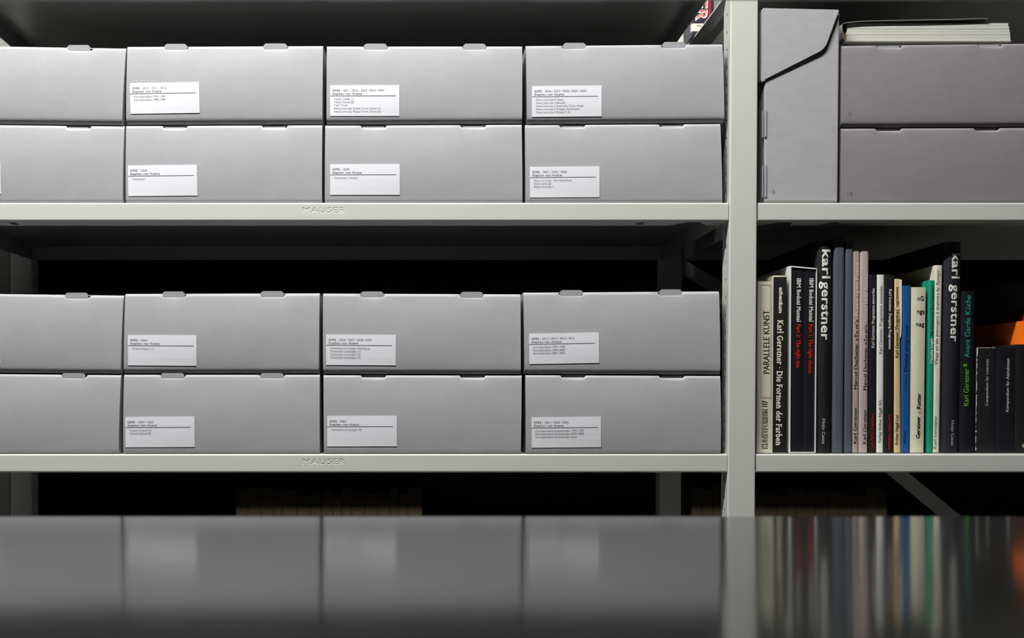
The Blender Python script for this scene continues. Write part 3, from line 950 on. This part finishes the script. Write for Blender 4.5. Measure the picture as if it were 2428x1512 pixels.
# 4 tall black book
make_book('black_monograph', 'tall black book with large white lettering, between the slipcase and slate-grey books', (1939.5, 570), (1974, 570), (1970.8, 1074), (1936, 1074), 1.517, 0.235, BK['black'],
    [('karl', (1950, 591), (1950, 660), 19.5, 'bold', 'white'), ('gerstner', (1949.5, 667), (1947.5, 806), 19.5, 'bold', 'white'), ('Hatje Cantz', (1950.3, 992), (1949, 1052), 6.5, 'serif', 'silver')], spine=0.0035)
# 5 two slate books
make_book('slate_book', 'slate-grey cloth book without lettering, beside the tall black book', (1979.5, 564), (2002, 564), (1998, 1074), (1975, 1074), 1.5180, 0.24, BK['slate'])
make_book('slate_book', 'thinner slate-grey cloth book without lettering, beside the taupe books', (2006.2, 572), (2022.6, 572), (2020, 1074), (2002.5, 1074), 1.5190, 0.235, BK['slate'])
# 6, 7 taupe pair
make_book('taupe_book', 'taupe book with pale Puzzle lettering, left of its twin', (2023.3, 589), (2038.8, 589), (2035, 1074), (2021, 1074), 1.5205, 0.22, BK['taupe'],
    [('Karl Gerstner', (2030.6, 1051), (2031.6, 965), 7.6, 'sans', 'black'), ("Marcel Duchamp: »Tu m'«", (2032, 922), (2034.4, 757), 7.6, 'sans', 'black'), ('Puzzle upon Puzzle', (2034.6, 749), (2036, 622), 7.6, 'sans', 'pale')], thick=0.0012)
make_book('taupe_book', 'taupe book with pale umlaut lettering, right of its twin', (2040.3, 589), (2059.8, 589), (2056.5, 1074), (2036.3, 1074), 1.5205, 0.22, BK['taupe2'],
    [('Karl Gerstner', (2053, 1052), (2054, 970), 7.6, 'sans', 'black'), ("Marcel Duchamp: »Tu m'«", (2054.2, 924), (2056.4, 769), 7.6, 'sans', 'black'), ('Rätsel über Rätsel', (2056.5, 762), (2057.8, 652), 7.6, 'sans', 'pale')], thick=0.0012)
# 8 - 10
make_book('black_paperback', 'narrow black book with white upward lettering, between taupe and pale grey books', (2061, 651), (2079.6, 651), (2078, 1074), (2059, 1074), 1.5220, 0.18, BK['black'],
    [('Karl Gerstner: Programme entwerfen', (2072.5, 825), (2073.5, 683), 6.2, 'serifb', 'white'), ('Lars Müller Publishers', (2070, 1063), (2071, 981), 5.6, 'serifb', 'red')], thick=0.0008, hard=False)
make_book('grey_paperback', 'narrow pale grey book with thin grey lettering, between two black books', (2080.3, 651), (2096.7, 651), (2094.2, 1073), (2078.6, 1073), 1.5220, 0.18, BK['grey'],
    [('Karl Gerstner: Programme entwerfen', (2090.5, 838), (2092, 677), 6.4, 'sans', 'grey'), ('Verlag Arthur Niggli AG', (2088.5, 1050), (2090, 948), 6.4, 'sans', 'grey')], thick=0.0008, hard=False)
make_book('black_paperback', 'narrow black book with white downward lettering, beside the worn tan book', (2097.4, 651), (2121, 651), (2119.5, 1074), (2095, 1074), 1.5220, 0.18, BK['black'],
    [('Karl Gerstner: Designing Programmes', (2108, 685), (2107, 828), 6.0, 'serifb', 'white'), ('Lars Müller Publishers', (2106.8, 983), (2106, 1065), 5.4, 'serifb', 'red')], thick=0.0008, hard=False)
# 11 worn tan: torn top shows the lining
r11, cv = make_book('worn_tan_book', 'worn tan paperback with torn spine and black lettering', (2121.6, 661), (2134, 661), (2136, 1073), (2120.2, 1073), 1.5220, 0.18, BK['tan'],
    [('Karl Gerstner: Designing Programmes', (2130, 847), (2129.6, 680), 7.2, 'sans', 'black'), ('Arthur Niggli Ltd.', (2129, 1055), (2130, 982), 7.0, 'sans', 'black')], thick=0.0008, hard=False)
v = [P(a, b, 1.5215) for a, b in ((2132.5, 663), (2138.3, 662), (2138.4, 735), (2137.2, 790), (2135.6, 800), (2136.4, 760), (2133.8, 735))]
n = len(v); v += [p + Vector((0, 0.003, 0)) for p in v]
mobj('torn_lining', v, [tuple(range(n))[::-1]] + [(i, (i + 1) % n, (i + 1) % n + n, i + n) for i in range(n)], BK['white'], r11)
v = [P(a, b, 1.5214) for a, b in ((2122, 731), (2128, 728), (2133, 731), (2130, 735), (2124, 735))]
n = len(v); v += [p + Vector((0, 0.001, 0)) for p in v]
mobj('torn_spine_flap', v, [tuple(range(n))[::-1]] + [(i, (i + 1) % n, (i + 1) % n + n, i + n) for i in range(n)], BK['tan'], r11)
# 12 blue
make_book('blue_book', 'blue paperback with dark blue lettering, between tan and linen books', (2139.4, 677), (2159.5, 677), (2157.5, 1074), (2136.8, 1074), 1.5220, 0.18, BK['blue'],
    [('Diseñar programas', (2151.5, 880), (2153.5, 771), 8.6, 'sans', 'bluedark'), ('Karl Gerstner', (2149.5, 925), (2150, 886), 5, 'sans', 'bluedark'), ('GG Diseño', (2147, 1052), (2148, 1020), 5, 'mid', 'bluedark')], thick=0.0008, hard=False)
# 13 linen
r13, cv = make_book('linen_book', 'thick natural linen book with short black words across its spine', (2162, 680), (2196, 681), (2190.5, 1071.5), (2158.5, 1072), 1.5220, 0.2, BK['linen'],
    [('nG', (2175.5, 712), (2190.5, 712), 10.5, 'mid', 'black'), ('nga', (2174, 743), (2193, 743), 10.5, 'mid', 'black'), ('nag', (2172.5, 773), (2191.5, 773), 10.5, 'mid', 'black'),
     ('Gerstner', (2180.8, 1039), (2182, 987), 9, 'bold', 'black'), ('Kutter', (2182.3, 968.5), (2183, 932), 9, 'bold', 'black')], thick=0.003, spine=0.0014)
for (a, b, c, d_) in ((2180.6, 969, 2181.2, 986), (2176, 977.5, 2187, 978.1)):
    v = [P(a, b, 1.5220), P(c, b, 1.5220), P(c, d_, 1.5220), P(a, d_, 1.5220)]
    mobj('printed_cross', [p + Vector((0, -0.0001, 0)) for p in v], [(0, 1, 2, 3)], INK['black'], cv)
# 14 teal
make_book('teal_book', 'teal green book with white and dark lettering, beside the linen book', (2202.6, 664), (2217, 664), (2212, 1074), (2198.6, 1074), 1.5230, 0.2, BK['teal'],
    [('Galerie Gmurzynska', (2209.5, 957), (2210.6, 868), 5.6, 'sans', 'tealpale'), ('Visuelle Logik', (2210.8, 862), (2211.6, 802), 6.0, 'bold', 'white'), ('Die Kunst von Karl Gerstner', (2211.8, 796), (2213.6, 676), 5.8, 'sans', 'tealdark')], thick=0.0016)
# 15 ivory
make_book('ivory_book', 'ivory book with faint taupe serif lettering, left of the second tall black book', (2217.4, 628.5), (2234.5, 628.5), (2227, 1074), (2213, 1074), 1.5230, 0.21, BK['ivory'],
    [('Karl Gerstner', (2219.5, 1064), (2221, 985), 7.2, 'serif', 'taupe'), ('Vingt et un passages à travers le Rouge', (2222.5, 865), (2227.5, 640), 7.2, 'serif', 'taupe')], thick=0.0012)
# 16 second tall black
make_book('black_monograph', 'tall blue-black book with large white lettering, right of the ivory book', (2242, 573), (2281, 573), (2274, 1074), (2229, 1074), 1.5235, 0.235, BK['navy'],
    [('karl', (2258, 600), (2257, 660), 20.5, 'bold', 'white'), ('gerstner', (2257, 674), (2253.5, 810), 19.5, 'bold', 'white'), ('Hatje Cantz', (2256, 996), (2255, 1056), 6.5, 'serif', 'silver')], spine=0.004)
# 17 avant garde
make_book('black_cookbook', 'black book with green and teal lettering, beside three short black books', (2281.8, 690), (2311.5, 690), (2310.5, 1074), (2275, 1074), 1.5240, 0.22, BK['blackgloss'],
    [('Karl Gerstner', (2296.2, 962), (2297, 873), 11.5, 'sans', 'green'), ('s', (2292.5, 869), (2292.6, 862), 11, 'mid', 'green'), ('Avant Garde Küche', (2298.5, 848), (2301.5, 700), 11.5, 'sans', 'teal')], spine=0.002)
# 18-20 short black
r18, cv = make_book('short_black_book', 'short black book with worn pale edges and grey lettering', (2316, 824), (2360, 824), (2358.5, 1074), (2312.8, 1074), 1.5240, 0.16, BK['black'],
    [('Compendium for Literates', (2342.5, 962), (2343.5, 851), 6.4, 'sans', 'silver')], thick=0.0014)
v, f = [], []
rr = random.Random(3)
for i in range(46):            # chipped white edge
    t = i / 46
    px0 = 2316.0 + (2312.8 - 2316) * t
    y0 = 824 + 243 * t
    w_ = rr.choice((0.4, 0.8, 1.4, 2.0)) if t > 0.05 else 3.2
    if rr.random() < 0.12: continue
    a = [P(px0 - 0.15, y0, 1.5238), P(px0 + w_, y0, 1.5238), P(px0 + w_ * 0.7, y0 + 5.6, 1.5238), P(px0 - 0.15, y0 + 5.6, 1.5238)]
    n = len(v); v += a; f.append((n, n + 1, n + 2, n + 3))
for i in range(9):
    t = i / 9
    a = [P(2317 + 43 * t, 823.6, 1.5238), P(2317 + 43 * t + 4.4, 823.6, 1.5238), P(2317 + 43 * t + 4, 823.6 + rr.uniform(0.5, 1.6), 1.5238), P(2317 + 43 * t, 823.6 + rr.uniform(0.5, 1.2), 1.5238)]
    n = len(v); v += a; f.append((n, n + 1, n + 2, n + 3))
mobj('worn_edge', v, f, INK['white'], cv)
make_book('short_black_book', 'short black book with clean edges and silver lettering, second from the right', (2361.8, 822), (2407.5, 822), (2405.5, 1074), (2359.5, 1074), 1.5240, 0.16, BK['blackgloss'],
    [('Kompendium für Alphabeten', (2391, 976), (2393, 850), 6.6, 'mid', 'silver')], thick=0.0014)
make_book('short_black_book', 'short black book at the right frame edge, white letters just cut off', (2409, 816), (2448, 816), (2446, 1074), (2406.5, 1074), 1.5240, 0.16, BK['black'],
    [('C', (2436, 1061), (2436, 1052), 12, 'mid', 'white')], thick=0.0014)
# 21-23 books beyond the frame whose covers show above
make_book('orange_book', 'bright orange book at the right frame edge behind the short black books', (2452, 757), (2462, 757), (2459, 1074), (2450, 1074), 1.5240, 0.2, BK['orange'], (), thick=0.0012)
make_book('dark_red_book', 'dark red book rising above the orange book at the right edge', (2464, 739), (2474, 739), (2471, 1074), (2461, 1074), 1.5240, 0.21, BK['maroon'], (), thick=0.0012)
make_book('charcoal_book', 'tall charcoal book in shadow behind the orange book', (2476, 655), (2506, 655), (2503, 1074), (2473, 1074), 1.5240, 0.24, BK['charcoal'], (), thick=0.0016)

# book glimpsed through the slit beside the post, on the next shelf up
ZU2 = Z_UP + STEP + 0.001
yq = 1.852
pa, pb_ = P(1641, 85, yq), P(1693, 85, yq)
nb = empty('navy_book', (pa.x, yq, ZU2), 'dark navy book with red-edged white capitals glimpsed through the slit by the post', 'book')
v, f = box_vf(pa.x, pb_.x, yq, yq + 0.04, ZU2, ZU2 + 0.24)
mobj('cover', v, f, BK['red_navy'], nb, bevel=0.0006)
v, f = box_vf(pa.x - 0.0002, pb_.x + 0.0002, yq - 0.0004, yq + 0.01, P(0, 74, yq).z, P(0, 56, yq).z)
mobj('white_band', v, f, BK['ivory'], nb)
v, f = box_vf(P(1681, 0, yq).x, P(1685, 0, yq).x, yq - 0.0004, yq + 0.01, P(0, 55, yq).z, P(0, -60, yq).z)
mobj('red_stripe', v, f, node_mat('red_stripe', srgb(190, 24, 30), 0.5, 0.3), nb)
text_px('spine_lettering', 'ER', (1651, 0), (1650, 50), 26, 'fat', INK['white'], nb, yq, None, 0.0004)
text_px('spine_lettering', 'ER', (1652.2, 1.5), (1651.2, 46), 23.5, 'sans', INK['coral'], nb, yq, None, 0.0007)
text_px('printed_name', 'Mvz', (1652, 64), (1668, 63.5), 4, 'serif', INK['dark'], nb, yq, None, 0.0008)

# ------------------------------------------------------------------ row of shelving beyond, in the dark
far = empty('far_shelving', (0, 2.85, 0), 'unlit metal shelving in the dark behind the main shelves', 'shelving')
for z in (0.52, 0.867, 1.22, 1.571, 1.92):
    shelf(far, -2.3, 2.4, z, 2.85, 0.30, M['paint'])
for xx in (-2.34, -1.16, 0.625, 1.75, 2.41):
    post(far, xx, 2.845, 2.2, 0)
fb_me = None
rr = random.Random(5)
for (a, b) in ((560, 1000), (1640, 1722), (1786, 2085)):
    px = a
    while px < b:
        w_ = rr.uniform(20, 34)
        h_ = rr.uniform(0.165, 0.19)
        p0, p1 = P(px, 0, 2.87), P(px + w_ - 1.5, 0, 2.87)
        px += w_
        if fb_me is None:
            v, f = box_vf(-0.5, 0.5, 0, 0.14, 0, 1)
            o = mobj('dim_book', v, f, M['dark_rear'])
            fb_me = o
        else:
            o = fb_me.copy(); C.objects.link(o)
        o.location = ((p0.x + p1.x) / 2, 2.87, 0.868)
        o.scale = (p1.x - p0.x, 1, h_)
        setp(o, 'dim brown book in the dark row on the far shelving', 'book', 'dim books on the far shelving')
